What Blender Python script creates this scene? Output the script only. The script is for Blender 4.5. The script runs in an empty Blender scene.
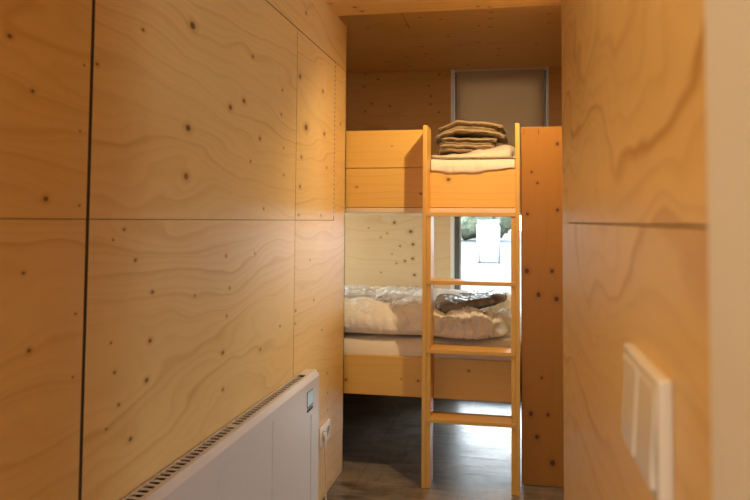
import bpy, bmesh, math, random
from mathutils import Vector, Matrix, noise

# ------------------------------------------------------------ camera, world, lights
SC = bpy.context.scene
COL = SC.collection
PI = math.pi

def Rv(yaw, pitch, roll):
    cy, sy = math.cos(yaw), math.sin(yaw); cp, sp = math.cos(pitch), math.sin(pitch)
    fwd = Vector((-sy*cp, cy*cp, sp)); right = Vector((cy, sy, 0)); up = right.cross(fwd)
    r = right*math.cos(roll) + up*math.sin(roll); u = -right*math.sin(roll) + up*math.cos(roll)
    return Matrix((r, u, -fwd)).transposed()

cd = bpy.data.cameras.new('camera'); cam = bpy.data.objects.new('camera', cd); COL.objects.link(cam)
cam.matrix_world = Matrix.Translation((0.3956, -3.1091, 1.1633)) @ Rv(0.1942, 0.0493, 0.0079).to_4x4()
cd.sensor_width = 36.0; cd.lens = 704.28/750*36.0
cd.shift_y = -(250-185.4)/750.0
cd.clip_start = 0.02; cd.clip_end = 300
cd.dof.use_dof = True; cd.dof.focus_distance = 3.1; cd.dof.aperture_fstop = 6.3
SC.camera = cam

SC.view_settings.view_transform = 'Standard'; SC.view_settings.look = 'None'
SC.view_settings.gamma = 1.0; SC.view_settings.use_curve_mapping = False
SC.view_settings.exposure = 0.12
try:
    SC.cycles.max_bounces = 12; SC.cycles.diffuse_bounces = 8; SC.cycles.glossy_bounces = 5
    SC.cycles.transparent_max_bounces = 12; SC.cycles.use_denoising = True
    SC.cycles.sample_clamp_indirect = 6.0
except Exception:
    pass

w = bpy.data.worlds.new('overcast_sky'); SC.world = w; w.use_nodes = True
nt = w.node_tree; nt.nodes.clear()
wo = nt.nodes.new('ShaderNodeOutputWorld'); bg = nt.nodes.new('ShaderNodeBackground')
tc = nt.nodes.new('ShaderNodeTexCoord'); sx = nt.nodes.new('ShaderNodeSeparateXYZ')
rp = nt.nodes.new('ShaderNodeValToRGB')
rp.color_ramp.elements[0].position = 0.0; rp.color_ramp.elements[0].color = (0.92, 0.96, 1.0, 1)
rp.color_ramp.elements[1].position = 0.7; rp.color_ramp.elements[1].color = (0.74, 0.86, 1.0, 1)
nt.links.new(tc.outputs['Generated'], sx.inputs[0]); nt.links.new(sx.outputs['Z'], rp.inputs[0])
nt.links.new(rp.outputs[0], bg.inputs[0]); bg.inputs[1].default_value = 13.5
nt.links.new(bg.outputs[0], wo.inputs[0])

def portal(name, loc, rot, sx_, sy_):
    l = bpy.data.lights.new(name, 'AREA'); l.shape = 'RECTANGLE'; l.size = sx_; l.size_y = sy_
    l.cycles.is_portal = True
    o = bpy.data.objects.new(name, l); COL.objects.link(o); o.location = loc; o.rotation_euler = rot
portal('window_daylight', (0.305, 1.75, 1.10), (math.radians(-90), 0, 0), 0.62, 2.1)
portal('added_rear_daylight', (0.0, -5.26, 1.25), (math.radians(90), 0, 0), 0.45, 1.7)  # daylight through the added rear window
portal('added_side_daylight', (2.86, -0.92, 0.92), (0, math.radians(90), 0), 0.75, 1.0)  # daylight through the added side-room window
portal('added_nook_daylight', (-1.54, 0.96, 0.93), (0, math.radians(-90), 0), 0.55, 1.12)  # daylight through the added window at the nook end

LAMP = Vector((0.385, -0.50, 2.070))
sl = bpy.data.lights.new('ceiling_downlight', 'SPOT'); sl.energy = 43; sl.color = (1.0, 0.71, 0.37)
sl.spot_size = math.radians(138); sl.spot_blend = 0.85; sl.shadow_soft_size = 0.016
so = bpy.data.objects.new('ceiling_downlight', sl); COL.objects.link(so); so.location = LAMP
so.rotation_euler = (Vector((0.26, 0.10, 0.9))-LAMP).to_track_quat('-Z', 'Y').to_euler()
FILL_LAMP = Vector((-0.12, -3.05, 2.070))  # unseen lamp, added to brighten the right wall
pd = bpy.data.lights.new('added_rear_downlight', 'SPOT'); pd.energy = 38; pd.color = (1.0, 0.68, 0.32); pd.shadow_soft_size = 0.03
pd.spot_size = math.radians(112); pd.spot_blend = 0.9
po = bpy.data.objects.new('added_rear_downlight', pd); COL.objects.link(po); po.location = FILL_LAMP
po.rotation_euler = (Vector((0.50, -2.75, 1.15))-FILL_LAMP).to_track_quat('-Z', 'Y').to_euler()

# ------------------------------------------------------------ materials
def newmat(name):
    m = bpy.data.materials.new(name); m.use_nodes = True
    nt = m.node_tree; nt.nodes.clear()
    out = nt.nodes.new('ShaderNodeOutputMaterial'); b = nt.nodes.new('ShaderNodeBsdfPrincipled')
    nt.links.new(b.outputs[0], out.inputs[0])
    return m, nt, b

class NB:
    """short helpers for building node chains"""
    def __init__(s, nt): s.nt = nt
    def put(s, sock, v):
        if v is None: return
        if isinstance(v, bpy.types.NodeSocket): s.nt.links.new(v, sock)
        else: sock.default_value = v
    def m(s, op, a, b=None, c=None, clamp=False):
        n = s.nt.nodes.new('ShaderNodeMath'); n.operation = op; n.use_clamp = clamp
        s.put(n.inputs[0], a); s.put(n.inputs[1], b); s.put(n.inputs[2], c); return n.outputs[0]
    def v(s, op, a, b=None, scale=None, out=0):
        n = s.nt.nodes.new('ShaderNodeVectorMath'); n.operation = op
        s.put(n.inputs[0], a); s.put(n.inputs[1], b)
        if scale is not None: s.put(n.inputs['Scale'], scale)
        return n.outputs[out]
    def noise(s, vec, scale, detail=3, rough=.5, dist=0, w=None):
        n = s.nt.nodes.new('ShaderNodeTexNoise')
        s.put(n.inputs['Vector'], vec); n.inputs['Scale'].default_value = scale
        n.inputs['Detail'].default_value = detail; n.inputs['Roughness'].default_value = rough
        n.inputs['Distortion'].default_value = dist
        return n.outputs['Fac']
    def ramp(s, fac, pts, interp='LINEAR'):
        n = s.nt.nodes.new('ShaderNodeValToRGB'); cr = n.color_ramp; cr.interpolation = interp
        while len(cr.elements) < len(pts): cr.elements.new(0.5)
        for e, (p, c) in zip(cr.elements, pts):
            e.position = p
            e.color = (c, c, c, 1) if isinstance(c, (int, float)) else (*c, 1)
        s.put(n.inputs[0], fac); return n.outputs[0]
    def mix(s, fac, a, b, mode='MIX'):
        n = s.nt.nodes.new('ShaderNodeMix'); n.data_type = 'RGBA'; n.blend_type = mode
        s.put(n.inputs[0], fac)
        for k, x in ((6, a), (7, b)):
            if isinstance(x, tuple): x = (*x, 1) if len(x) == 3 else x
            s.put(n.inputs[k], x)
        return n.outputs[2]
    def xyz(s, x=0.0, y=0.0, z=0.0):
        n = s.nt.nodes.new('ShaderNodeCombineXYZ')
        s.put(n.inputs[0], x); s.put(n.inputs[1], y); s.put(n.inputs[2], z); return n.outputs[0]

def wood(name, axes='yz', knots=(), base=(.74, .55, .33), late=(.50, .27, .10), rings=26.0, wav=(.9, 3.0, .10),
         seed=0.0, rough=.42, line=.75, knotc=(.17, .075, .028), rand=None, fibre=.10, straight=0.0, spread=1.0, ks=1.0, kx=.85):
    """rotary-cut plywood or sawn board: u runs along the grain, v across it; KNOTS are (u, v, radius) in metres"""
    m, nt, b = newmat(name); N = NB(nt)
    g = nt.nodes.new('ShaderNodeNewGeometry')
    sp = nt.nodes.new('ShaderNodeSeparateXYZ'); nt.links.new(g.outputs['Position'], sp.inputs[0])
    c = {'x': sp.outputs[0], 'y': sp.outputs[1], 'z': sp.outputs[2]}
    third = [k for k in 'xyz' if k not in axes][0]
    u, v, t = c[axes[0]], c[axes[1]], c[third]
    # the grain height field
    nv = N.xyz(N.m('MULTIPLY', u, wav[0]), N.m('MULTIPLY', v, wav[1]), seed)
    big = N.noise(nv, 1.0, 2.5, .5)
    nv2 = N.xyz(N.m('MULTIPLY', u, wav[0]*3.5), N.m('MULTIPLY', v, wav[1]*3.0), seed+7.3)
    small = N.noise(nv2, 1.0, 2.0, .5)
    h = N.m('ADD', N.m('MULTIPLY', v, 1.0 if straight else .45), N.m('MULTIPLY', big, wav[2]*2.4))
    h = N.m('ADD', h, N.m('MULTIPLY', small, wav[2]*.32))
    h = N.m('ADD', h, N.m('MULTIPLY', t, .7))
    # knots
    wob = N.noise(N.xyz(u, v, seed), 60.0, 2, .5)
    P = N.xyz(N.m('ADD', u, N.m('MULTIPLY', N.m('SUBTRACT', wob, .5), .004)), v, 0.0)
    dmin, fld = None, None
    for (ku, kv, kr) in knots:
        kr = kr*ks
        d = N.v('LENGTH', N.v('SCALE', N.v('MULTIPLY', N.v('SUBTRACT', P, (ku, kv, 0)), (kx, 1.0, 1)), scale=1.0/kr), out=1)
        f = N.m('DIVIDE', kr*1.7*spread, N.m('MULTIPLY_ADD', N.m('MULTIPLY', d, d), .07, 1.0))
        dmin = d if dmin is None else N.m('MINIMUM', dmin, d)
        fld = f if fld is None else N.m('ADD', fld, f)
    if rand:      # scattered knots: (cells per metre, share of the cells with one, radius)
        vo = nt.nodes.new('ShaderNodeTexVoronoi'); vo.voronoi_dimensions = '2D'
        nt.links.new(N.v('ADD', P, (seed*3.1, seed*1.7, 0)), vo.inputs['Vector']); vo.inputs['Scale'].default_value = rand[0]
        s2 = nt.nodes.new('ShaderNodeSeparateColor'); nt.links.new(vo.outputs['Color'], s2.inputs[0])
        on = N.m('GREATER_THAN', s2.outputs[0], 1-rand[1])
        rad = N.m('MULTIPLY_ADD', s2.outputs[1], rand[2]*rand[0], rand[2]*rand[0]*.5)
        d = N.m('ADD', N.m('DIVIDE', vo.outputs['Distance'], rad), N.m('MULTIPLY', N.m('SUBTRACT', 1.0, on), 50.0))
        f = N.m('DIVIDE', rand[2]*1.4, N.m('MULTIPLY_ADD', N.m('MULTIPLY', d, d), .1, 1.0))
        dmin = d if dmin is None else N.m('MINIMUM', dmin, d)
        fld = f if fld is None else N.m('ADD', fld, f)
    if fld is not None: h = N.m('ADD', h, fld)
    ph = N.m('FRACT', N.m('MULTIPLY', h, rings))
    ring = N.ramp(ph, [(0, .0), (.45, .02), (.78, .25), (.91, 1.0), (.95, .8), (1.0, 0.0)])
    ph2 = N.m('FRACT', N.m('MULTIPLY', h, rings*2.7))
    ring2 = N.ramp(ph2, [(0, .0), (.5, .1), (.88, .8), (1.0, 0.0)])
    amt = N.ramp(N.noise(N.xyz(N.m('MULTIPLY', u, wav[0]*.9), N.m('MULTIPLY', v, wav[1]*1.4), seed+3.1), 1.4, 2, .5), [(.30, .15), (.68, 1.0)])
    fac = N.m('MULTIPLY', N.m('MULTIPLY', N.m('ADD', N.m('MULTIPLY', ring, .62), N.m('MULTIPLY', ring2, .38)), amt), line)
    col = N.mix(fac, base, late)
    # fibre and slow tone drift
    fib = N.noise(N.xyz(N.m('MULTIPLY', u, 6.0), N.m('MULTIPLY', v, 260.0), N.m('MULTIPLY', t, 260.0)), 1.0, 2, .6)
    col = N.mix(N.m('MULTIPLY', N.m('ABSOLUTE', N.m('SUBTRACT', fib, .5)), fibre*6, clamp=True), col, N.mix(.5, col, late))
    dr = N.noise(N.xyz(N.m('MULTIPLY', u, 1.1), N.m('MULTIPLY', v, 3.0), seed+11.0), 1.0, 3, .55)
    col = N.mix(N.ramp(dr, [(.35, 0.0), (.75, .24)]), col, (base[0]*.80, base[1]*.66, base[2]*.50))
    if dmin is not None:
        halo = N.ramp(N.m('DIVIDE', dmin, 5.0), [(.0, .55), (.25, .36), (.6, 0.0)])
        col = N.mix(halo, col, (late[0]*.85, late[1]*.75, late[2]*.6))
        dk = N.ramp(N.m('DIVIDE', dmin, 2.0), [(.0, .95), (.38, .92), (.60, 0.0)])
        col = N.mix(dk, col, knotc)
    nt.links.new(col, b.inputs['Base Color'])
    b.inputs['Roughness'].default_value = rough
    b.inputs['Specular IOR Level'].default_value = .35
    bp = nt.nodes.new('ShaderNodeBump'); bp.inputs['Strength'].default_value = .12; bp.inputs['Distance'].default_value = .001
    nt.links.new(fib, bp.inputs['Height']); nt.links.new(bp.outputs[0], b.inputs['Normal'])
    return m

def plain(name, col, rough=.5, metal=0.0, bump=None, spec=.5, var=0.0, vs=20.0, sheen=0.0):
    m, nt, b = newmat(name); N = NB(nt)
    g = nt.nodes.new('ShaderNodeNewGeometry')
    if var:
        n = N.noise(g.outputs['Position'], vs, 3, .5)
        c = N.mix(N.ramp(n, [(.3, 0.0), (.7, 1.0)]), tuple(x*(1-var) for x in col), tuple(min(1, x*(1+var)) for x in col))
        nt.links.new(c, b.inputs['Base Color'])
    else:
        b.inputs['Base Color'].default_value = (*col, 1)
    b.inputs['Roughness'].default_value = rough; b.inputs['Metallic'].default_value = metal
    b.inputs['Specular IOR Level'].default_value = spec
    if sheen: b.inputs['Sheen Weight'].default_value = sheen
    if bump:
        bp = nt.nodes.new('ShaderNodeBump'); bp.inputs['Strength'].default_value = bump[1]; bp.inputs['Distance'].default_value = bump[2]
        nt.links.new(N.noise(g.outputs['Position'], bump[0], 4, .55), bp.inputs['Height'])
        nt.links.new(bp.outputs[0], b.inputs['Normal'])
    return m

def glass(name, tint=(1, 1, 1), rough=.0, refl=1.0, bump=None):
    m = bpy.data.materials.new(name); m.use_nodes = True; nt = m.node_tree; nt.nodes.clear(); N = NB(nt)
    out = nt.nodes.new('ShaderNodeOutputMaterial'); t = nt.nodes.new('ShaderNodeBsdfTransparent')
    gl = nt.nodes.new('ShaderNodeBsdfGlossy'); mx = nt.nodes.new('ShaderNodeMixShader'); fr = nt.nodes.new('ShaderNodeFresnel')
    fr.inputs[0].default_value = 1.45; t.inputs[0].default_value = (*tint, 1); gl.inputs['Roughness'].default_value = rough
    nt.links.new(N.m('MULTIPLY', fr.outputs[0], refl, clamp=True), mx.inputs[0])
    nt.links.new(t.outputs[0], mx.inputs[1]); nt.links.new(gl.outputs[0], mx.inputs[2]); nt.links.new(mx.outputs[0], out.inputs[0])
    if bump:
        g = nt.nodes.new('ShaderNodeNewGeometry'); bp = nt.nodes.new('ShaderNodeBump')
        bp.inputs['Strength'].default_value = bump[1]; bp.inputs['Distance'].default_value = bump[2]
        nt.links.new(N.noise(g.outputs['Position'], bump[0], 3, .6), bp.inputs['Height'])
        nt.links.new(bp.outputs[0], gl.inputs['Normal']); nt.links.new(bp.outputs[0], fr.inputs['Normal'])
    return m

# knots of the left wall, (y, z, radius)
KL = [(-2.142,1.449,.003),(-2.084,1.372,.0025),(-2.042,1.195,.0036),(-1.951,1.322,.0014),(-1.947,1.186,.0014),(-1.945,1.446,.0014),
 (-1.904,1.457,.0024),(-1.503,1.642,.0075),(-1.738,1.568,.0029),(-1.091,1.66,.0044),(-1.157,1.512,.0056),(-1.257,1.477,.0059),
 (-1.516,1.385,.0065),(-1.521,1.266,.0065),(-1.02,1.416,.0045),(-1.096,1.338,.0029),(-0.81,1.608,.0033),(-0.816,1.523,.0033),
 (-0.786,1.409,.0023),(-0.781,1.317,.0026),(-0.976,1.197,.003),
 (-1.793,1.14,.0023),(-0.608,1.696,.0064),(-0.286,1.699,.006),(-0.521,1.517,.0095),(-0.256,1.524,.0068),(-0.577,1.397,.005),
 (-0.212,1.384,.004),(-0.59,1.286,.005),(-0.602,1.18,.0035),(-0.292,1.18,.0039),(-0.541,1.956,.0047),(0.026,1.604,.0044),
 (-2.092,1.073,.002),(-2.072,.945,.0028),(-1.949,.989,.0016),(-1.952,.876,.0015),(-1.833,1.12,.0017),(-1.746,1.075,.0028),
 (-1.672,1.001,.0033),(-1.677,.896,.0039),(-1.688,.813,.0041),(-1.749,.706,.0036),(-1.279,.798,.0044),(-1.268,1.061,.0029),
 (-1.24,.97,.0029),(-1.46,.972,.0024),(-.986,.755,.0033),(-1.274,.697,.0034),(-1.797,.788,.0023),(-1.839,.752,.0019),
 (-1.815,.856,.0025),(-1.831,.917,.0019),(-1.257,.894,.0026),(-1.048,1.058,.0026),(-.798,.8,.0029),(-.624,.831,.0035),
 (-.628,.785,.0028),(-.169,.511,.0036),(-.155,.426,.0037),(-.152,.353,.0037),(-.17,.169,.0036),(-.167,.089,.0036),
 (-.383,.844,.0034),(-.257,.706,.0032),(-.446,1.006,.003)]
def kin(y0, y1, z0, z1): return [k for k in KL if y0 <= k[0] < y1 and z0 <= k[1] < z1]

BACKLOW = [(-0.395, 1.148, 0.0085), (-0.311, 1.216, 0.0085), (-0.283, 1.088, 0.0097), (-0.267, 1.003, 0.0085), (-0.269, 0.907, 0.0073), (-0.321, 0.89, 0.0067), (-0.256, 0.798, 0.0072), (-0.241, 0.712, 0.0066), (-0.445, 1.074, 0.0043), (-0.355, 0.99, 0.0049), (-0.41, 0.936, 0.0036), (-0.488, 1.047, 0.0043), (-0.379, 0.872, 0.0042), (-0.485, 0.81, 0.0037), (-0.573, 1.11, 0.0037)]
BACKUP = [(-0.603, 2.169, 0.0068), (-0.515, 2.13, 0.0068), (-0.611, 2.082, 0.0068), (-0.166, 2.075, 0.0067), (-0.15, 2.004, 0.0067), (-0.095, 2.149, 0.0067), (-0.56, 1.962, 0.0068), (-0.154, 1.949, 0.0067), (-0.605, 1.909, 0.0068), (-0.432, 1.941, 0.0068), (-0.094, 1.893, 0.0067)]
FARK = [(-0.334, 0.248, 0.0065), (-0.353, 0.479, 0.007), (-0.149, 0.481, 0.0069), (-0.061, 0.344, 0.0066), (0.037, 0.397, 0.0067), (0.292, 0.318, 0.0064), (0.285, 0.424, 0.0066), (0.28, 0.577, 0.0069), (0.222, 0.543, 0.0069), (0.089, 0.943, 0.0076), (-0.124, 1.114, 0.008), (-0.108, 1.261, 0.0083), (-0.125, 0.938, 0.0077), (0.313, 1.06, 0.0078), (0.302, 1.238, 0.0081), (0.201, 0.894, 0.0075), (0.524, 0.966, 0.0075), (0.569, 0.386, 0.0065), (0.577, 0.548, 0.0067), (-0.254, 1.181, 0.0082), (-0.273, 1.44, 0.0087), (-0.4, 1.297, 0.0085), (0.106, 1.463, 0.0086), (0.044, 0.731, 0.0073)]
NEARK = [(-.279,-.164,.0078),(-.26,-.104,.0074),(.247,-.09,.0067),(.296,-.075,.0053),(-.37,-.233,.0051)]
RIGHTK = [(-2.44,1.231,.0012),(-2.212,1.202,.0014),(-1.938,.985,.0021),(-2.2,1.023,.0014),(-1.935,.952,.0021),(-2.228,.976,.0011),
 (-2.008,.811,.0016),(-1.972,.755,.0016),(-2.012,.871,.0013)]

PLY = dict(base=(.82, .59, .255), late=(.56, .29, .07), rings=30)
def ply(name, axes, knots, seed, **kw):
    a = dict(PLY); a['line'] = .66; a.update(kw); return wood(name, axes, knots, seed=seed, **a)
M = {}
M['board'] = wood('pine_board', 'xz', [(.102,1.353,.0079),(-.331,1.319,.0038),(-.025,1.288,.005),(-.373,.417,.005),(-.034,.429,.0049),
     (.196,.486,.0049),(-.113,.434,.0029),(-.163,1.511,.0025)], base=(.80, .51, .135), late=(.60, .31, .05), rings=30, wav=(.9, 5, .045), seed=4.2, straight=1, rough=.38, line=.55)
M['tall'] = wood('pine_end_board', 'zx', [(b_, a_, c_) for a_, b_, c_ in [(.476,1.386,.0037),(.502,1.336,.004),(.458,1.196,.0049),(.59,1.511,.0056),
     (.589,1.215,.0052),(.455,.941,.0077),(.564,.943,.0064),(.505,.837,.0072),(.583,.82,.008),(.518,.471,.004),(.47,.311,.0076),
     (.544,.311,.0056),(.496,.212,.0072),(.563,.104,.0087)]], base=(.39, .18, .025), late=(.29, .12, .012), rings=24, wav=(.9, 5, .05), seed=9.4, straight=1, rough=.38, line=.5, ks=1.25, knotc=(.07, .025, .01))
M['stile'] = wood('ladder_upright_wood', 'zy', [], base=(.76, .46, .12), late=(.56, .28, .05), rings=60, wav=(.6, 6, .02), seed=2.2, straight=1, rough=.36, line=.5)
M['rung'] = wood('ladder_rung_wood', 'xy', [], base=(.76, .46, .12), late=(.56, .28, .05), rings=60, wav=(.6, 6, .02), seed=5.2, straight=1, rough=.36, line=.5)
M['edge'] = wood('plywood_edge', 'xz', [], base=(.82, .70, .50), late=(.6, .42, .24), rings=160, wav=(.5, 1, .004), seed=1.0, straight=1, line=.7)
M['core'] = plain('dark_gap', (.055, .028, .012), .9)
M['wallpaint'] = plain('white_reveal', (.80, .79, .76), .5)
M['frame'] = plain('grey_window_frame', (.10, .12, .125), .35)
M['seal'] = plain('light_window_seal', (.55, .60, .62), .4)
M['glass'] = glass('window_pane_glass', (.97, .99, .985))
M['blind'] = plain('taupe_blackout_fabric', (.42, .33, .22), .8, bump=(400, .1, .0005), var=.04, vs=8)
nb_ = M['blind'].node_tree; bs_ = [n for n in nb_.nodes if n.type == 'BSDF_PRINCIPLED'][0]; ou_ = [n for n in nb_.nodes if n.type == 'OUTPUT_MATERIAL'][0]
tr_ = nb_.nodes.new('ShaderNodeBsdfTranslucent'); tr_.inputs[0].default_value = (.9, .66, .42, 1); mx_ = nb_.nodes.new('ShaderNodeMixShader'); mx_.inputs[0].default_value = .20
nb_.links.new(bs_.outputs[0], mx_.inputs[1]); nb_.links.new(tr_.outputs[0], mx_.inputs[2]); nb_.links.new(mx_.outputs[0], ou_.inputs[0])
M['sheet'] = plain('cream_cotton_sheet', (.78, .72, .62), .85, bump=(14, .35, .02), sheen=.1)
M['duvet'] = plain('white_duvet_cotton', (.84, .81, .77), .8, bump=(26, .5, .02), sheen=.15)
M['duvet2'] = plain('cream_duvet_cotton', (.74, .66, .52), .8, bump=(22, .35, .02), sheen=.15)
M['blanket'] = plain('olive_brown_blanket', (.36, .26, .14), .85, bump=(45, .5, .01), var=.25, vs=18, sheen=.2)
M['hem'] = plain('beige_blanket_hem', (.50, .38, .22), .8, bump=(120, .4, .004))
M['grey_blanket'] = plain('grey_brown_blanket', (.30, .245, .19), .8, bump=(40, .6, .012), var=.35, vs=30)
M['plastic'] = glass('crinkled_clear_plastic', (.97, .97, .97), .18, 1.1, bump=(30, .6, .012))
M['rad'] = plain('white_enamel', (.66, .62, .60), .32, spec=.5)
M['slot'] = plain('dark_slot', (.018, .013, .01), .8)
M['switch'] = plain('white_plastic', (.84, .80, .72), .22, spec=.6)
M['screen'] = plain('pale_blue_screen', (.45, .68, .78), .2)
M['black'] = plain('black_plastic', (.03, .03, .03), .4)
M['cable'] = plain('cream_cable', (.78, .70, .56), .45)
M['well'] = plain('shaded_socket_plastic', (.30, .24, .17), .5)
M['cabinet'] = plain('white_powder_coat', (.86, .87, .88), .4)
M['post'] = plain('dark_steel', (.10, .11, .12), .5)
M['leaf'] = plain('hedge_leaves', (.165, .195, .125), .7, var=.4, vs=9, bump=(14, 1, .2))
M['lamp'] = plain('white_lamp_ring', (.8, .8, .8), .4)
mm, nt_, b_ = newmat('lamp_lens'); b_.inputs['Base Color'].default_value = (1, .9, .75, 1)
b_.inputs['Emission Color'].default_value = (1, .72, .42, 1); b_.inputs['Emission Strength'].default_value = 6.0; M['lens'] = mm

def floor_mat():
    m, nt, b = newmat('dark_stone_vinyl'); N = NB(nt)
    g = nt.nodes.new('ShaderNodeNewGeometry'); P = g.outputs['Position']
    cl = N.noise(P, 5.0, 5, .65, .6); st = N.noise(N.v('MULTIPLY', P, (4, 26, 1)), 1.0, 4, .6, .4)
    st2 = N.noise(N.v('MULTIPLY', P, (30, 5, 1)), 1.0, 4, .6, .4)
    c = N.mix(N.ramp(cl, [(.32, 0.0), (.66, 1.0)]), (.060, .050, .042), (.29, .235, .185))
    c = N.mix(N.ramp(st, [(.45, 0.0), (.66, .7)]), c, (.34, .29, .24))
    c = N.mix(N.ramp(st2, [(.5, 0.0), (.75, .30)]), c, (.035, .03, .027))
    sp = nt.nodes.new('ShaderNodeSeparateXYZ'); nt.links.new(P, sp.inputs[0])
    def seam(sock, off, size):
        q = N.m('FRACT', N.m('DIVIDE', N.m('ADD', sock, off), size))
        return N.m('LESS_THAN', q, .0025/size)
    s = N.m('MAXIMUM', seam(sp.outputs[0], 10.0-.262, .45), seam(sp.outputs[1], 10.0-.10, .90))
    c = N.mix(N.m('MULTIPLY', s, .7), c, (.02, .018, .016))
    nt.links.new(c, b.inputs['Base Color'])
    nt.links.new(N.ramp(st, [(.3, .30), (.7, .46)]), b.inputs['Roughness'])
    b.inputs['Specular IOR Level'].default_value = .5
    bp = nt.nodes.new('ShaderNodeBump'); bp.inputs['Strength'].default_value = .25; bp.inputs['Distance'].default_value = .002
    nt.links.new(st, bp.inputs['Height']); nt.links.new(bp.outputs[0], b.inputs['Normal'])
    return m
M['floor'] = floor_mat()
def ground_mat():
    m, nt, b = newmat('grey_gravel'); N = NB(nt)
    g = nt.nodes.new('ShaderNodeNewGeometry'); P = g.outputs['Position']
    n = N.noise(P, .35, 4, .6)
    c = N.mix(N.ramp(n, [(.55, 0.0), (.75, .5)]), (.10, .10, .097), (.12, .095, .075))
    c = N.mix(N.ramp(N.noise(P, 60, 2, .5), [(.4, 0.0), (.7, .2)]), c, (.09, .09, .09))
    nt.links.new(c, b.inputs['Base Color']); b.inputs['Roughness'].default_value = .95; b.inputs['Specular IOR Level'].default_value = 0.1
    return m
M['ground'] = ground_mat()

# ------------------------------------------------------------ mesh helpers
def box(bm, x0, x1, y0, y1, z0, z1, bev=0.0, seg=2):
    vs = [bm.verts.new((x, y, z)) for z in (z0, z1) for y in (y0, y1) for x in (x0, x1)]
    idx = [(0,2,3,1), (4,5,7,6), (0,1,5,4), (2,6,7,3), (0,4,6,2), (1,3,7,5)]
    fs = [bm.faces.new([vs[i] for i in f]) for f in idx]
    if bev > 0:
        es = {e for f in fs for e in f.edges}
        bmesh.ops.bevel(bm, geom=list(es), offset=bev, segments=seg, affect='EDGES', profile=.6)
    return vs

def obj(name, bm, mat, parent=None, smooth=False, origin=None):
    """link a bmesh given in world coordinates as one object"""
    me = bpy.data.meshes.new(name)
    off = Vector(parent.location) if parent else Vector(origin or (0, 0, 0))
    if parent and parent.parent: off = off + Vector(parent.parent.location)
    bmesh.ops.recalc_face_normals(bm, faces=bm.faces)
    bm.transform(Matrix.Translation(-off)); bm.to_mesh(me); bm.free()
    me.materials.append(M[mat] if isinstance(mat, str) else mat)
    if smooth:
        for p in me.polygons: p.use_smooth = True
    o = bpy.data.objects.new(name, me); COL.objects.link(o)
    if parent: o.parent = parent
    elif origin: o.location = origin
    return o

def bx(name, mat, parent, *a, bev=0.0015, **k):
    bm = bmesh.new(); box(bm, *a, bev=bev); return obj(name, bm, mat, parent, **k)

def tag(o, label, cat, group=None):
    o['label'] = label; o['category'] = cat
    if group: o['group'] = group
    return o
def thing(name, label, cat, loc, group=None):
    o = bpy.data.objects.new(name, None); COL.objects.link(o); o.location = loc; o.empty_display_size = .05
    return tag(o, label, cat, group)
def struct(o): o['kind'] = 'structure'; return o

def tube(bm, pts, r, seg=10):
    rings = []; n = len(pts)
    for i, p in enumerate(pts):
        p = Vector(p); a = Vector(pts[max(i-1, 0)]); c = Vector(pts[min(i+1, n-1)])
        t = (c-a).normalized(); s = t.orthogonal() if i == 0 else (prev - t*prev.dot(t))
        s.normalize(); prev = s; q = t.cross(s)
        rings.append([bm.verts.new(p + (s*math.cos(k*2*PI/seg) + q*math.sin(k*2*PI/seg))*r) for k in range(seg)])
    for a, c in zip(rings, rings[1:]):
        for k in range(seg): bm.faces.new((a[k], a[(k+1) % seg], c[(k+1) % seg], c[k]))
    bm.faces.new(rings[0][::-1]); bm.faces.new(rings[-1])

def spline(P, n=12):
    P = [Vector(p) for p in P]; out = []
    Q = [P[0]*2-P[1]] + P + [P[-1]*2-P[-2]]
    for i in range(1, len(Q)-2):
        for k in range(n):
            t = k/n; a, b, c, d = Q[i-1:i+3]
            out.append(.5*((2*b)+(c-a)*t+(2*a-5*b+4*c-d)*t*t+(3*b-a-3*c+d)*t**3))
    out.append(P[-1]); return out

def cushion(bm, x0, x1, y0, y1, zf, nx=80, ny=50, p=6.0, q=2.2, tail=.9):
    """puffy closed body: zf(x, y, e, top) gives the height, e falls from 1 inside to 0 at the rim"""
    cx, cy, hx, hy = (x0+x1)/2, (y0+y1)/2, (x1-x0)/2, (y1-y0)/2
    def prm(n):   # denser near the rim
        return [math.copysign(abs(math.sin(PI/2*(2*i/n-1)))**tail, 2*i/n-1) for i in range(n+1)]
    S, T = prm(nx), prm(ny); top, bot = {}, {}
    for i, s in enumerate(S):
        for j, t in enumerate(T):
            rim = i in (0, nx) or j in (0, ny)
            # round the corners of the footprint a little
            k = 1 - .035*(abs(s)**8)*(abs(t)**8)*4
            e = max(0.0, (1-abs(s)**p)*(1-abs(t)**p))**(1/q)
            x, y = cx+hx*s*k, cy+hy*t*k
            a = bm.verts.new((x, y, zf(x, y, 0 if rim else e, True)))
            top[i, j] = a
            bot[i, j] = a if rim else bm.verts.new((x, y, zf(x, y, e, False)))
    for i in range(nx):
        for j in range(ny):
            bm.faces.new((top[i, j], top[i+1, j], top[i+1, j+1], top[i, j+1]))
            try: bm.faces.new((bot[i, j], bot[i, j+1], bot[i+1, j+1], bot[i+1, j]))
            except ValueError: pass

def nz(x, y, s, k=0.0): return noise.noise(Vector((x*s, y*s, k)))
def ridge(x, y, s, k=0.0): return 1-2*abs(noise.noise(Vector((x*s, y*s, k))))

# ------------------------------------------------------------ the room
XL, XR, ZC, YE, YB, HS = -.3847, .496, 2.086, .134, 1.60, 1.161
ZF, ZH = 2.178, 2.086
B = bmesh.new(); box(B, -1.45, 2.9, -5.4, 1.72, -.12, 0); f_ = struct(obj('floor', B, 'floor'))
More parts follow.
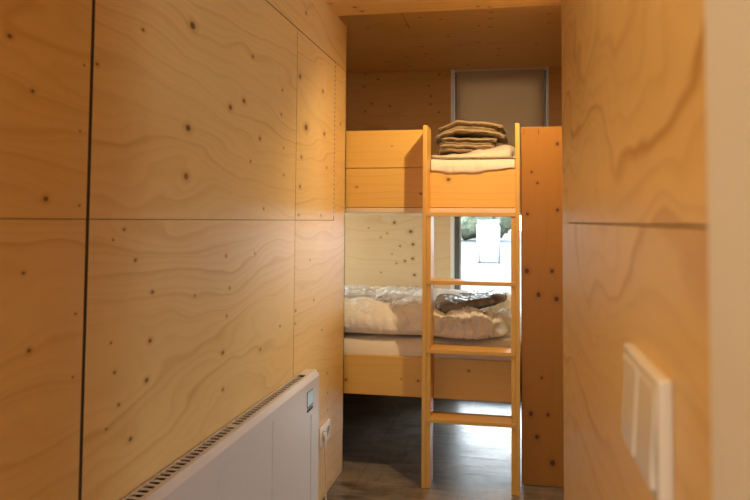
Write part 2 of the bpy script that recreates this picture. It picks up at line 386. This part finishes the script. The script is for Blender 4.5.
# the hall ceiling ends with a step up to the bunk ceiling
struct(bx('ceiling_hall', ply('ply_ceiling_hall', 'xy', NEARK, 31.0, rand=(2.6, .5, .005)), None, -1.45, 2.9, -5.4, -.053, ZC, ZC+.2, bev=0))
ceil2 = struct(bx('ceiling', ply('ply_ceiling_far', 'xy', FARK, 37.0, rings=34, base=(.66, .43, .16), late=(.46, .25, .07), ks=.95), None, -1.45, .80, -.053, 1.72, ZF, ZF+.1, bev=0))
bx('ceiling_joint', 'core', ceil2, -.142, -.140, -.05, .55, ZF-.0008, ZF+.001, bev=0)

# left wall: dark core behind, plywood sheets with open joints in front of it
lw = struct(bx('wall_left', 'core', None, XL-.09, XL-.012, -5.4, YE-.012, 0, ZH, bev=0))
G = .0008
sheets = [('plywood_sheet', -5.4, -1.925, HS+G, ZH, 1.0), ('plywood_sheet', -5.4, -1.925, .004, HS-G, 2.0),
          ('plywood_sheet', -1.913, -.643-.0022, HS+G, 1.868-.002, 3.3), ('plywood_sheet', -1.913, -.643-.0018, .004, HS-G, 4.6),
          ('plywood_sheet', -.643+.0018, YE, .004, HS-G, 6.1), ('plywood_sheet', -.075, YE, HS-G, 1.868-.002, 6.1),
          ('plywood_sheet', -1.913, YE, 1.868+.002, ZH, 8.2)]
for a_ in ((-1.925, -1.913, .004, ZH), (-.6475, -.6405, .004, 1.868), (-.087, -.075, HS, 1.868), (-5.4, -.0745, HS-G, HS+G), (-1.913, -.0745, 1.866, 1.870)):
    bx('joint', 'core', lw, XL-.0115, XL-.0012, *a_, bev=0)
for nm, y0, y1, z0, z1, sd in sheets:
    bx(nm, ply('left_wall_ply', 'yz', kin(y0, y1, z0, z1), sd, kx=.62, ks=1.2), lw, XL-.012, XL, y0, y1, z0, z1, bev=.0005)
bx('end_cap', ply('wall_end_ply', 'zx', [], 12.0), lw, XL-.09, XL-.0, YE-.012, YE, .004, ZF, bev=0.0005)
hd = struct(bx('door_1', ply('hatch_ply', 'yz', kin(-.643, -.083, HS, 1.868), 3.9, kx=.62, ks=1.2), None, XL-.012, XL, -.643+.0022, -.087, HS+G*1.5, 1.868-.002, bev=.0005))
# perforated edge strip seen in the joint beside the little door
B = bmesh.new()
for k in range(34): box(B, XL-.006, XL-.0006, -.0855, -.0765, HS+.02+k*.0203, HS+.02+k*.0203+.0115, 0)
obj('edge_strip', B, 'seal', hd)

# right wall (partition with an end), a joint, the trim near the camera
rw = struct(bx('wall_right', 'core', None, XR+.012, .60, -5.4, -1.59-.012, 0, ZH, bev=0))
bx('plywood_sheet', ply('right_wall_ply_top', 'yz', [k for k in RIGHTK if k[1] > HS], 15.3, rings=20, wav=(1.5, 3.2, .15), line=1.1, late=(.50, .24, .05)), rw, XR, XR+.012, -5.4, -1.59, HS+.0008, ZH, bev=.0005)
bx('plywood_sheet', ply('right_wall_ply_low', 'yz', [k for k in RIGHTK if k[1] < HS], 17.9, rings=22, wav=(1.4, 3.0, .12), line=.9), rw, XR, XR+.012, -5.4, -1.59, .004, HS-.0008, bev=.0005)
bx('end_cap', ply('right_end_ply', 'zx', [], 13.0), rw, XR+.012, .60, -1.60, -1.59, .004, ZH, bev=0)
struct(bx('trim_1', 'wallpaint', None, XR-.004, XR, -2.86, -2.725, 0, ZC, bev=.002))
struct(bx('wall_alcove', ply('alcove_ply', 'yz', [], 21.0, rand=(4, .4, .006)), None, .612, .80, -.39, YE-.002, 0, ZH, bev=0))
struct(bx('wall_bunk_side', ply('bunk_side_ply', 'yz', [], 22.0, rand=(4, .4, .006)), None, .72, .80, YE, 1.72, 0, ZF, bev=0))
sr = struct(bx('wall_side_room', ply('side_ply', 'xz', [], 24.0, rand=(3, .4, .006)), None, .80, 2.9, -.39, -.29, 0, ZH, bev=0))
er = ply('east_ply', 'yz', [], 26.0, rand=(3, .4, .006))
ew = struct(bx('wall_side_added_window', er, None, 2.8, 2.9, -5.4, -1.40, 0, ZH, bev=0))
for a in ((-.45, -.39, 0, ZH), (-1.40, -.45, 0, .55), (-1.40, -.45, 1.30, ZH)): bx('wall_piece', er, ew, 2.8, 2.9, a[0], a[1], a[2], a[3], bev=0)
B = bmesh.new()
for a in ((-1.40, -1.35, .55, 1.30), (-.50, -.45, .55, 1.30), (-1.35, -.50, .55, .6), (-1.35, -.50, 1.25, 1.30)): box(B, 2.82, 2.88, *a, bev=.002)
w3 = struct(obj('added_window_3', B, 'frame')); bx('pane', 'glass', w3, 2.846, 2.852, -1.35, -.50, .6, 1.25, bev=0)  # unseen window, added to throw daylight on the left wall

# back wall with the tall window opening
WX0, WX1, WZ0 = -.016, .624, .035
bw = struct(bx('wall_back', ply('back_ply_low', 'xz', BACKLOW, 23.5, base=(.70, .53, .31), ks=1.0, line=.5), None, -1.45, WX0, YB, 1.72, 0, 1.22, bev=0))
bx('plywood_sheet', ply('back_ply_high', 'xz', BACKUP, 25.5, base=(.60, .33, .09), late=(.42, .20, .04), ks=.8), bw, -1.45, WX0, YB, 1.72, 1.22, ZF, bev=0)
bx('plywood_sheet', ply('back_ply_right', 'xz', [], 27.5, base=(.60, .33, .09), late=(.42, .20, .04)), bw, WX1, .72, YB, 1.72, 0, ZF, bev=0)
bx('sill', 'wallpaint', bw, WX0, WX1, YB, 1.72, 0, WZ0, bev=0)
nk = ply('nook_ply', 'yz', [], 29.0, rand=(4, .4, .006))
nw = struct(bx('wall_nook', nk, None, -1.53, -1.45, -5.4, .40, 0, ZH, bev=0))
for a in ((1.52, 1.72, 0, ZF), (.40, 1.52, 0, .66), (.40, 1.52, 1.19, ZF)): bx('wall_piece', nk, nw, -1.53, -1.45, a[0], a[1], a[2], a[3], bev=0)
B = bmesh.new()
for a in ((.40, .44, .66, 1.19), (1.48, 1.52, .66, 1.19), (.44, 1.48, .66, .70), (.44, 1.48, 1.15, 1.19)): box(B, -1.52, -1.47, *a, bev=.002)
w4 = struct(obj('added_window_4', B, 'frame')); bx('pane', 'glass', w4, -1.498, -1.493, .44, 1.48, .70, 1.15, bev=0)  # unseen window, added to brighten the lower bunk

win = struct(bx('window_1', 'wallpaint', None, WX0, WX0+.024, YB-.004, 1.65, WZ0, ZF, bev=0))
bx('reveal', 'wallpaint', win, WX1-.014, WX1, YB-.004, 1.65, WZ0, ZF, bev=0)
B = bmesh.new()
for a in ((WX0, .041, 1.65, 1.71, WZ0, ZF), (.570, WX1, 1.65, 1.71, WZ0, ZF), (.046, .570, 1.65, 1.71, WZ0, .085), (.046, .570, 1.65, 1.71, ZF-.06, ZF)):
    box(B, *a, bev=.003)
obj('frame', B, 'frame', win)
for x0, x1 in ((.0412, .052), (.564, .5698)):
    bx('seal', 'seal', win, x0, x1, 1.647, 1.655, .085, ZF-.06, bev=.001)
B = bmesh.new(); box(B, .046, .570, 1.676, 1.684, .08, ZF-.06); obj('pane', B, 'glass', win)

# rear wall behind the camera; its unseen window is added for daylight fill
rr = ply('rear_ply', 'xz', [], 33.0, rand=(3, .4, .006))
rear = struct(bx('wall_rear', rr, None, -1.45, -.24, -5.4, -5.2, 0, ZH, bev=0))
for a in ((.22, 2.8, 0, ZH), (-.24, .22, 0, .38), (-.24, .22, 2.0, ZH)):
    bx('wall_piece', rr, rear, a[0], a[1], -5.4, -5.2, a[2], a[3], bev=0)
B = bmesh.new()
for a in ((-.24, -.19, .38, 2.0), (.17, .22, .38, 2.0), (-.19, .17, .38, .43), (-.19, .17, 1.95, 2.0)): box(B, a[0], a[1], -5.34, -5.28, a[2], a[3], bev=.002)
w2 = struct(obj('added_window_2', B, 'frame')); bx('pane', 'glass', w2, -.19, .17, -5.315, -5.309, .43, 1.95, bev=0)

# ------------------------------------------------------------ bunk bed
bed = thing('bunk_bed', 'built-in pine bunk bed with plank side rails and a tall end board', 'bunk bed', (-.3, YE, 0))
bx('lower_rail', 'board', bed, -1.44, .425, YE+.002, YE+.024, .355, .535)
bx('upper_rail', 'board', bed, -1.44, .428, YE+.002, YE+.024, 1.224, 1.4065)
bx('guard_board', 'board', bed, -1.44, .018, YE+.002, YE+.024, 1.4095, 1.586)
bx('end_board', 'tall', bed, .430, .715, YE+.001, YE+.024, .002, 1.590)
for x in (.443, .507): bx('dowel_mark', 'core', bed, x-.0012, x+.0012, YE-.0002, YE+.003, 1.555, 1.578, bev=0)
bx('upper_base', 'edge', bed, -1.44, .715, YE+.004, YB-.003, 1.199, 1.2225)
bx('lower_base', 'edge', bed, -1.44, .715, YE+.026, YB-.003, .372, .405)

# ------------------------------------------------------------ ladder
LW, HT, LD = .4226, 1.589, .130
lad = thing('bunk_ladder', 'upright pine ladder with four flat rungs in front of bunk bed', 'ladder', (LW/2, .065, 0))
T = .0185
for x0, x1 in ((0, T), (LW-T, LW)):
    bx('stile', 'stile', lad, x0, x1, .0, LD, 0, HT, bev=.0015)
RT, RH = .30, .0175
for k in range(1, 5):
    bx('rung', 'rung', lad, T+.0003, LW-T-.0003, -.003, LD-.004, k*RT-RH, k*RT, bev=.002)
    for x0, x1 in ((T+.0003, 2*T+.0003), (LW-2*T-.0003, LW-T-.0003)):
        bx('side_strip', 'stile', lad, x0, x1, .002, LD-.004, (k-1)*RT+.0006, k*RT-RH-.0006, bev=.0015)

# ------------------------------------------------------------ mattresses and bedding
def mattress(name, x0, x1, y0, y1, z0, z1, label):
    B = bmesh.new()
    def zf(x, y, e, top):
        mid = (z0+z1)/2; h = (z1-z0)/2
        z = mid + (h*e if top else -h*e)
        if top: z += .004*nz(x, y, 7)+.003*ridge(x, y, 3.1, 4)*e
        return z
    cushion(B, x0, x1, y0, y1, zf, 120, 60, p=26, q=2.0)
    return tag(obj(name, B, 'sheet', None, True, origin=((x0+x1)/2, (y0+y1)/2, z0)), label, 'mattress')
mattress('mattress', -1.42, .70, .164, 1.585, .408, .606, 'cream sheeted mattress of the lower bunk under the white duvet')
um = mattress('mattress', -1.42, .424, .164, 1.585, 1.2235, 1.445, 'cream sheeted mattress of the upper bunk behind the ladder')
# the sheet of the upper mattress hangs over the rail between the ladder uprights
B = bmesh.new(); nx = 60; rows = []
for i in range(nx+1):
    s = i/nx; x = .0205 + s*(.402-.0205)
    drop = 1.392 - .016*math.sin(PI*min(1, s*1.15)) + .012*s + .002*math.sin(s*21)
    prof = []
    fold = .0035*math.sin(s*33+1)+.003*math.sin(s*13)
    for (y, z) in ((.40, 1.449), (.30, 1.4492), (.22, 1.4495), (.18, 1.449), (.158, 1.446), (.143, 1.438+fold), (.1345, 1.424), (.1310, 1.410+fold*.5), (.1308, .5*(1.41+drop)), (.1312, drop)):
        prof.append((x, y - (abs(fold)*.6 if z < 1.44 else 0), z + (.004*nz(x, y, 9) if y > .15 else 0)))
    inner = [(a, b + (.003 if c < 1.44 else 0), c - (.003 if c >= 1.43 else 0)) for a, b, c in prof][::-1]
    inner = [(a, min(b, .40), c) for a, b, c in inner]
    rows.append([B.verts.new(v) for v in prof+inner])
for a, c in zip(rows, rows[1:]):
    n = len(a)
    for k in range(n): B.faces.new((a[k], a[(k+1) % n], c[(k+1) % n], c[k]))
B.faces.new(rows[0]); B.faces.new(rows[-1][::-1])
obj('sheet_overhang', B, 'sheet', um, True)

# lower duvet
def crease(x, y, s, k=0.0, w=.22):
    """sharp valleys where the noise crosses zero"""
    return -math.exp(-abs(noise.noise(Vector((x*s, y*s, k))))/w*2.2)
def zlow(x, y, e, top):
    z0 = .613
    wx, wy = x+.05*nz(x, y, 4, 8), y+.05*nz(x, y, 4, 18)
    H = .155 - .045*max(0, (y-.45)/1.1) + .020*nz(x, y, 2.4, 1) + .020*nz(x+3, y, 5.5, 2)
    if x > -.03:                     # right part: a roll at the front with a hollow behind it
        k = min(1, (x+.03)/.10); c = max(0, 1-((y-.60)/.26)**2)
        H = H*(1-.56*k*c) - .030*k*(1 if y < .3 else max(0, 1-(y-.3)/.2))
    H += .034*crease(wx*1.0+wy*.5, wy, 4.6, 5, .11) + .020*crease(wx*.9-wy*.6, wy*1.2, 9, 9, .13) + .009*crease(wx*1.6+wy*.4, wy, 19, 3, .2) + .004*ridge(wx-wy, wy, 40, 6)
    if top: return z0+.045 + (H-.045)*e
    return z0+.045 - .042*e
B = bmesh.new(); cushion(B, -1.05, .404, .175, 1.575, zlow, 320, 260, p=20, q=2.0)
for v in B.verts:                    # scalloped, pinched front edge
    if v.co.y < .45:
        k = max(0, 1-(v.co.y-.17)/.28)
        v.co.y += (.012*math.sin(v.co.x*13+1.5)-.012*crease(v.co.x*1.6, v.co.z*.6, 7, 3, .15)+.006*ridge(v.co.x*3, v.co.z, 14, 7))*k
        r_ = max(0, min(1, (v.co.x+.03)/.08))*max(0, 1-(v.co.y-.17)/.06)
        v.co.y -= .030*r_; v.co.z -= .020*r_
        v.co.y = max(v.co.y, .145 if v.co.x > -.02 else .166)
tag(obj('duvet', B, 'duvet', None, True, origin=(-.33, .9, .606)), 'white puffy duvet spread over the lower bunk', 'duvet')

# upper duvet
def zup(x, y, e, top):
    z0 = 1.4535
    H = .024 + .056*max(0, min(1, (x-.13)/.30)) + .012*nz(x, y, 5, 1) + .008*ridge(x+y*.5, y, 8, 5) + .004*ridge(x*1.5, y, 17, 2)
    H = max(H, .02)
    return z0+.012 + (H-.012)*e if top else z0+.012-.011*e
B = bmesh.new(); cushion(B, -.02, .700-.28, .215, 1.10, zup, 130, 100, p=8, q=2)
tag(obj('duvet', B, 'duvet2', None, True, origin=(.2, .66, 1.453)), 'cream folded duvet on the upper bunk beneath the brown blankets', 'duvet')

# folded blankets: each a stack of folds with a hem
def folded(name, label, cat, x0, x1, y0, y1, z0, n, th, tilt, yaw, mat, hem, seed, group=None, droop=0.0):
    cx, cy = (x0+x1)/2, (y0+y1)/2
    root = thing(name, label, cat, (cx, cy, z0), group)
    Rm = Matrix.Translation((cx, cy, z0)) @ Matrix.Rotation(yaw, 4, 'Z') @ Matrix.Rotation(tilt, 4, 'Y') @ Matrix.Translation((-cx, -cy, -z0))
    B = bmesh.new(); H = bmesh.new(); rnd = random.Random(seed)
    for k in range(n):
        a, b, c, d = rnd.uniform(-.008, .020), rnd.uniform(-.030, .006), rnd.uniform(-.006, .030), rnd.uniform(-.01, .005)
        zk = z0 + k*th*.93
        def dz(x, y):
            u = (x-x0)/(x1-x0)
            return .011*nz(x, y, 5, seed+k*.12) + .008*crease(x*1.2+y*.5, y, 7, seed+k*.1, .2) + .003*ridge(x*1.5, y, 22, seed+k) + droop*max(0, .28-u)*(1+.3*math.sin(y*20))*-1.0
        def zf(x, y, e, top):
            return zk + th/2 + (th*.5*e if top else -th*.48*e) + dz(x, y)
        cushion(B, x0+a, x1+b, y0+c, y1+d, zf, 60, 44, p=22, q=2.2)
        if k in hem:
            for yy in (y0+c+.001,):
                P = [(x, yy - .002, zk+th*.5+dz(x, yy)) for x in [x0+a+.004+i*(x1+b-x0-a-.008)/40 for i in range(41)]]
                tube(H, P, .0028, 6)
            P = [(x0+a+.001, y, zk+th*.5+dz(x0+a, y)) for y in [y0+c+.004+i*(y1-y0-c-.01)/30 for i in range(31)]]
            tube(H, P, .0028, 6)
    B.transform(Rm); H.transform(Rm)
    obj('cloth', B, mat, root, True); obj('hem', H, 'hem', root, True)
    return root
folded('folded_blanket', 'brown folded blanket lying on the cream duvet, under the other one', 'blanket', .030, .325, .27, .66, 1.496, 4, .0185, math.radians(1), math.radians(3), 'blanket', (1, 3), 3, 'folded blankets on the upper bunk', droop=.02)
folded('folded_blanket', 'brown folded blanket on top of the pile, its right end tipped down', 'blanket', .030, .362, .30, .68, 1.586, 3, .022, math.radians(7.5), math.radians(-2), 'blanket', (0, 2), 8, 'folded blankets on the upper bunk', droop=.17)

# blanket in clear plastic on the lower bunk
root = thing('wrapped_blanket', 'grey-brown blanket in crinkled clear plastic on the white duvet', 'blanket', (.18, .52, .69))
def zpk(x, y, e, top, g=0.0, s=0.0):
    u = (x+.01)/.36
    z = .732 + .062*u + .03*(y-.35) - .014*math.sin(PI*u)
    t = .034 - .014*u + g
    z += .010*crease(x*1.4+y, y, 8, 5, .15)*(1 if top else .3) + .004*nz(x, y, 30, 2)
    return z + (t*e if top else -t*.8*e)
B = bmesh.new(); cushion(B, .0+.012, .350-.01, .34, .66, lambda x, y, e, t: zpk(x, y, e, t), 70, 60, p=10, q=2.2); obj('blanket', B, 'grey_blanket', root, True)
B = bmesh.new(); cushion(B, .003, .353, .325, .68, lambda x, y, e, t: zpk(x, y, e, t, .005, .0)+.003*ridge(x, y*1.5, 40, 7), 110, 90, p=9, q=2.0); obj('plastic_wrap', B, 'plastic', root, True)
for o_ in root.children: o_.rotation_euler = (0, 0, math.radians(6))

# ------------------------------------------------------------ blind
bl = thing('roller_blind', 'taupe roller blind drawn down over the upper part of the window', 'roller blind', (.31, 1.61, 1.25))
bx('fabric', 'blind', bl, .022, .598, 1.606, 1.609, 1.265, ZF-.012, bev=0)
bx('bottom_bar', 'blind', bl, .022, .598, 1.602, 1.614, 1.245, 1.268, bev=.003)
bx('head_rail', 'rad', bl, .000, .612, 1.602, 1.64, ZF-.012, ZF-.0005, bev=.002)

# ------------------------------------------------------------ radiator
RX = XL+.0587; RZ = .597; RY0, RY1 = -2.15, -.503
rad = thing('electric_radiator', 'flat white electric wall radiator with top grille and small display', 'radiator', (XL, (RY0+RY1)/2, .10))
B = bmesh.new()
prof = [(RX-.014, .10), (RX, .108), (RX, RZ-.020), (RX-.011, RZ-.001), (RX-.016, RZ), (RX-.016, RZ-.010), (RX-.005, RZ-.024), (RX-.005, .112), (RX-.014, .105)]
v0 = [B.verts.new((x, RY0, z)) for x, z in prof]; v1 = [B.verts.new((x, RY1, z)) for x, z in prof]
n = len(prof)
for k in range(n): B.faces.new((v0[k], v0[(k+1) % n], v1[(k+1) % n], v1[k]))
B.faces.new(v0[::-1]); B.faces.new(v1)
for yy in (-.606, -1.024, -1.424, -1.824):            # raised vertical ribs of the front
    z1 = .455 if yy > -.7 else .548
    box(B, RX-.001, RX+.0022, yy-.004, yy+.004, .15, z1, bev=.0015)
obj('front_panel', B, 'rad', rad)
B = bmesh.new(); box(B, XL+.006, RX-.006, RY0+.003, RY1-.0015, .104, RZ-.012, bev=.001)
obj('body', B, 'slot', rad)
for y0 in (RY1-.0015, RY0): bx('side_panel', 'rad', rad, XL+.0045, RX-.005, y0, y0+.0015, .102, RZ-.002, bev=0)
B = bmesh.new()
gx0, gx1 = XL+.0045, RX-.0165
box(B, gx0, gx0+.006, RY0+.003, RY1-.002, RZ-.003, RZ, 0); box(B, gx1-.006, gx1, RY0+.003, RY1-.002, RZ-.003, RZ, 0)
y = RY1-.14
cells = []
while y > RY0+.01:
    box(B, gx0+.006, gx1-.006, y-.0075, y, RZ-.002, RZ, 0); y -= .024
    if abs(y+1.245) < .012: box(B, gx0+.006, gx1-.006, y-.022, y, RZ-.003, RZ, 0); y -= .02
box(B, gx0+.006, gx1-.006, RY1-.10, RY1-.002, RZ-.003, RZ, 0)
obj('top_grille', B, 'rad', rad)
B = bmesh.new(); box(B, RX-.0005, RX+.0015, -.662, -.588, .490, .548, bev=.0006); dsp = obj('display', B, 'black', rad)
bx('screen', 'screen', dsp, RX+.0012, RX+.0021, -.659, -.591, .497, .545, bev=0)
for y0 in (-.660, -.635, -.610):
    bx('button', 'black', rad, RX-.0005, RX+.0024, y0, y0+.020, .476, .486, bev=.0012)
for y0 in (-1.9, -.75): bx('wall_bracket', 'rad', rad, XL+.0002, XL+.007, y0, y0+.04, .2, .5, bev=.001)

# ------------------------------------------------------------ socket, plug, cable
sk = thing('wall_socket', 'white double wall socket low on left wall beside radiator', 'socket', (XL, -.22, .235))
B = bmesh.new(); box(B, XL+.0003, XL+.010, -.298, -.142, .235, .315, bev=.003); obj('plate', B, 'switch', sk)
def disc_ring(B, cx, cy, cz, r0, r1, h, seg=32):
    R = []
    for rr, xx in ((r1, cx), (r1, cx+h), (r0, cx+h), (r0, cx)):
        R.append([B.verts.new((xx, cy+rr*math.cos(2*PI*k/seg), cz+rr*math.sin(2*PI*k/seg))) for k in range(seg)])
    for a, c in zip(R, R[1:]+R[:1]):
        for k in range(seg): B.faces.new((a[k], a[(k+1) % seg], c[(k+1) % seg], c[k]))
def cyl(B, cx, cy, cz, r, h, seg=32):
    a = [B.verts.new((cx, cy+r*math.cos(2*PI*k/seg), cz+r*math.sin(2*PI*k/seg))) for k in range(seg)]
    c = [B.verts.new((cx+h, v.co.y, v.co.z)) for v in a]
    for k in range(seg): B.faces.new((a[k], a[(k+1) % seg], c[(k+1) % seg], c[k]))
    B.faces.new(a[::-1]); B.faces.new(c)
for cy in (-.2575, -.1825):
    B = bmesh.new(); disc_ring(B, XL+.010, cy, .275, .0195, .0225, .0025); well = obj('socket_rim', B, 'switch', sk, True)
    B = bmesh.new(); cyl(B, XL+.0098, cy, .275, .0193, .0006); obj('well', B, M['well'], sk)
    B = bmesh.new()
    for dy in (-.0095, .0095): cyl(B, XL+.0103, cy+dy, .275, .0027, .0006, 12)
    obj('pin_hole', B, 'black', sk)
pl = thing('power_plug', 'white plug with its cable hanging down from the socket', 'plug', (XL+.03, -.2575, .25))
B = bmesh.new(); cyl(B, XL+.0132, -.2575, .275, .0150, .010); box(B, XL+.013, XL+.024, -.2675, -.2475, .236, .282, bev=.004)
obj('plug_body', B, 'switch', pl)
B = bmesh.new(); tube(B, spline([(XL+.0185, -.2575, .238), (XL+.020, -.256, .19), (XL+.022, -.250, .12), (XL+.020, -.245, .05), (XL+.024, -.256, .012), (XL+.03, -.31, .0045), (XL+.03, -.50, .0045), (XL+.03, -.9, .0045)]), .0038, 10)
obj('cable', B, 'cable', pl, True)

# ------------------------------------------------------------ light switch on the right wall
sw = thing('light_switch', 'double light switch on plywood wall at right, close to viewer', 'light switch', (XR, -2.54, .985))
SY0, SY1, SZ0, SZ1 = -2.625, -2.480, .979, 1.062
B = bmesh.new(); box(B, XR-.0095, XR-.0003, SY0, SY1, SZ0, SZ1, bev=.0025); obj('frame', B, 'switch', sw)
for y0 in (SY0+.010, SY0+.0785):
    B = bmesh.new(); vs = box(B, XR-.0120, XR-.009, y0, y0+.062, SZ0+.009, SZ1-.009, 0)
    for v in B.verts:
        if v.co.x < XR-.0105: v.co.x += (.0022 if v.co.z > (SZ0+SZ1)/2 else -.0012)
    bmesh.ops.bevel(B, geom=list(B.edges), offset=.0012, segments=2, affect='EDGES'); obj('rocker', B, 'switch', sw)

# ------------------------------------------------------------ recessed downlights, the rear one added for the right wall
def lathe(B, prof, mat4, seg=36):
    R = [[B.verts.new(mat4 @ Vector((r*math.cos(2*PI*k/seg), r*math.sin(2*PI*k/seg), z))) for k in range(seg)] for r, z in prof]
    for a, c in zip(R, R[1:]+R[:1]):
        for k in range(seg): B.faces.new((a[k], a[(k+1) % seg], c[(k+1) % seg], c[k]))
for P, lab in ((LAMP, 'small round ceiling downlight above the front of the ladder'), (FILL_LAMP, 'added ceiling downlight behind the viewer, unseen, lighting the right wall')):
    lp = thing('downlight', lab, 'lamp', (P.x, P.y, ZC))
    T4 = Matrix.Translation((P.x, P.y, 0))
    B = bmesh.new(); lathe(B, [(.030, ZC-.0003), (.046, ZC-.0003), (.045, ZC-.006), (.033, ZC-.007), (.030, ZC-.003)], T4); obj('ring', B, 'lamp', lp, True)
    B = bmesh.new(); lathe(B, [(.0295, ZC-.0022), (.0295, ZC-.0010), (.0005, ZC-.0010), (.0005, ZC-.0022)], T4); obj('lens', B, 'lens', lp)

# ------------------------------------------------------------ outdoors
B = bmesh.new(); box(B, -60, 60, 1.74, 90, -.30, -.02); struct(obj('ground', B, 'ground'))
B = bmesh.new(); box(B, -60, 60, -60, -5.45, -.30, -.02); struct(obj('ground_rear', B, 'ground'))
cab = thing('utility_cabinet', 'white box outside the window standing between two thin posts', 'cabinet', (-.32, 17.3, -.02))
bx('housing', 'cabinet', cab, -.62, -.03, 17.05, 17.5, .03, 1.02, bev=.01)
bx('lid', 'cabinet', cab, -.635, -.015, 17.02, 17.53, 1.02, 1.05, bev=.006)
bx('plinth', 'post', cab, -.58, -.06, 17.09, 17.46, -.02, .03, bev=0)
for x, h in ((-.55, .57), (-.0, 1.03)):
    B = bmesh.new(); tube(B, [(x, 16.95, -.02), (x, 16.95, h*.5), (x, 16.95, h)], .032, 8)
    tag(obj('post', B, 'post', None, True, origin=(x, 16.95, -.02)), 'thin dark %s post standing at the %s edge of the white box outdoors' % (('short', 'left') if x < -.3 else ('tall', 'right')), 'post')
rnd = random.Random(5)
def shrub(x, y, w_, h, label):
    B = bmesh.new()
    for k in range(7):
        c = Vector((x+rnd.uniform(-.24, .24)*w_, y+rnd.uniform(-.3, .3)*w_, h*rnd.uniform(.35, .72)))
        r = w_*rnd.uniform(.28, .42)
        res = bmesh.ops.create_icosphere(B, subdivisions=4, radius=1.0)
        for v in res['verts']:
            d = v.co.normalized(); s = 1+.22*noise.noise(d*2.2+c)+.20*noise.noise(d*7+c)+.12*noise.noise(d*17+c)
            v.co = Vector((c.x+d.x*r*s, c.y+d.y*r*s, max(-.02, c.z+d.z*min(r*1.1, h*.5)*s)))
    t = tag(bpy.data.objects.new('shrub', None), label, 'shrub', 'hedge of shrubs outside'); COL.objects.link(t); t.location = (x, y, -.02)
    obj('foliage', B, 'leaf', t, True)
    B = bmesh.new(); tube(B, [(x, y, -.02), (x+.03, y, h*.3), (x-.02, y, h*.55)], .05, 8); obj('stem', B, 'post', t, True)
LB = ['pale green shrub behind the gravel, at the left edge of the window view', 'pale green shrub directly behind the white box outside', 'pale green shrub behind the gravel, right of the white box']
for i, x in enumerate((-6.9, -1.4, 4.1)):
    shrub(x, 39+rnd.uniform(-.5, 1), 4.0, 3.4+rnd.uniform(-.3, .5), LB[i])
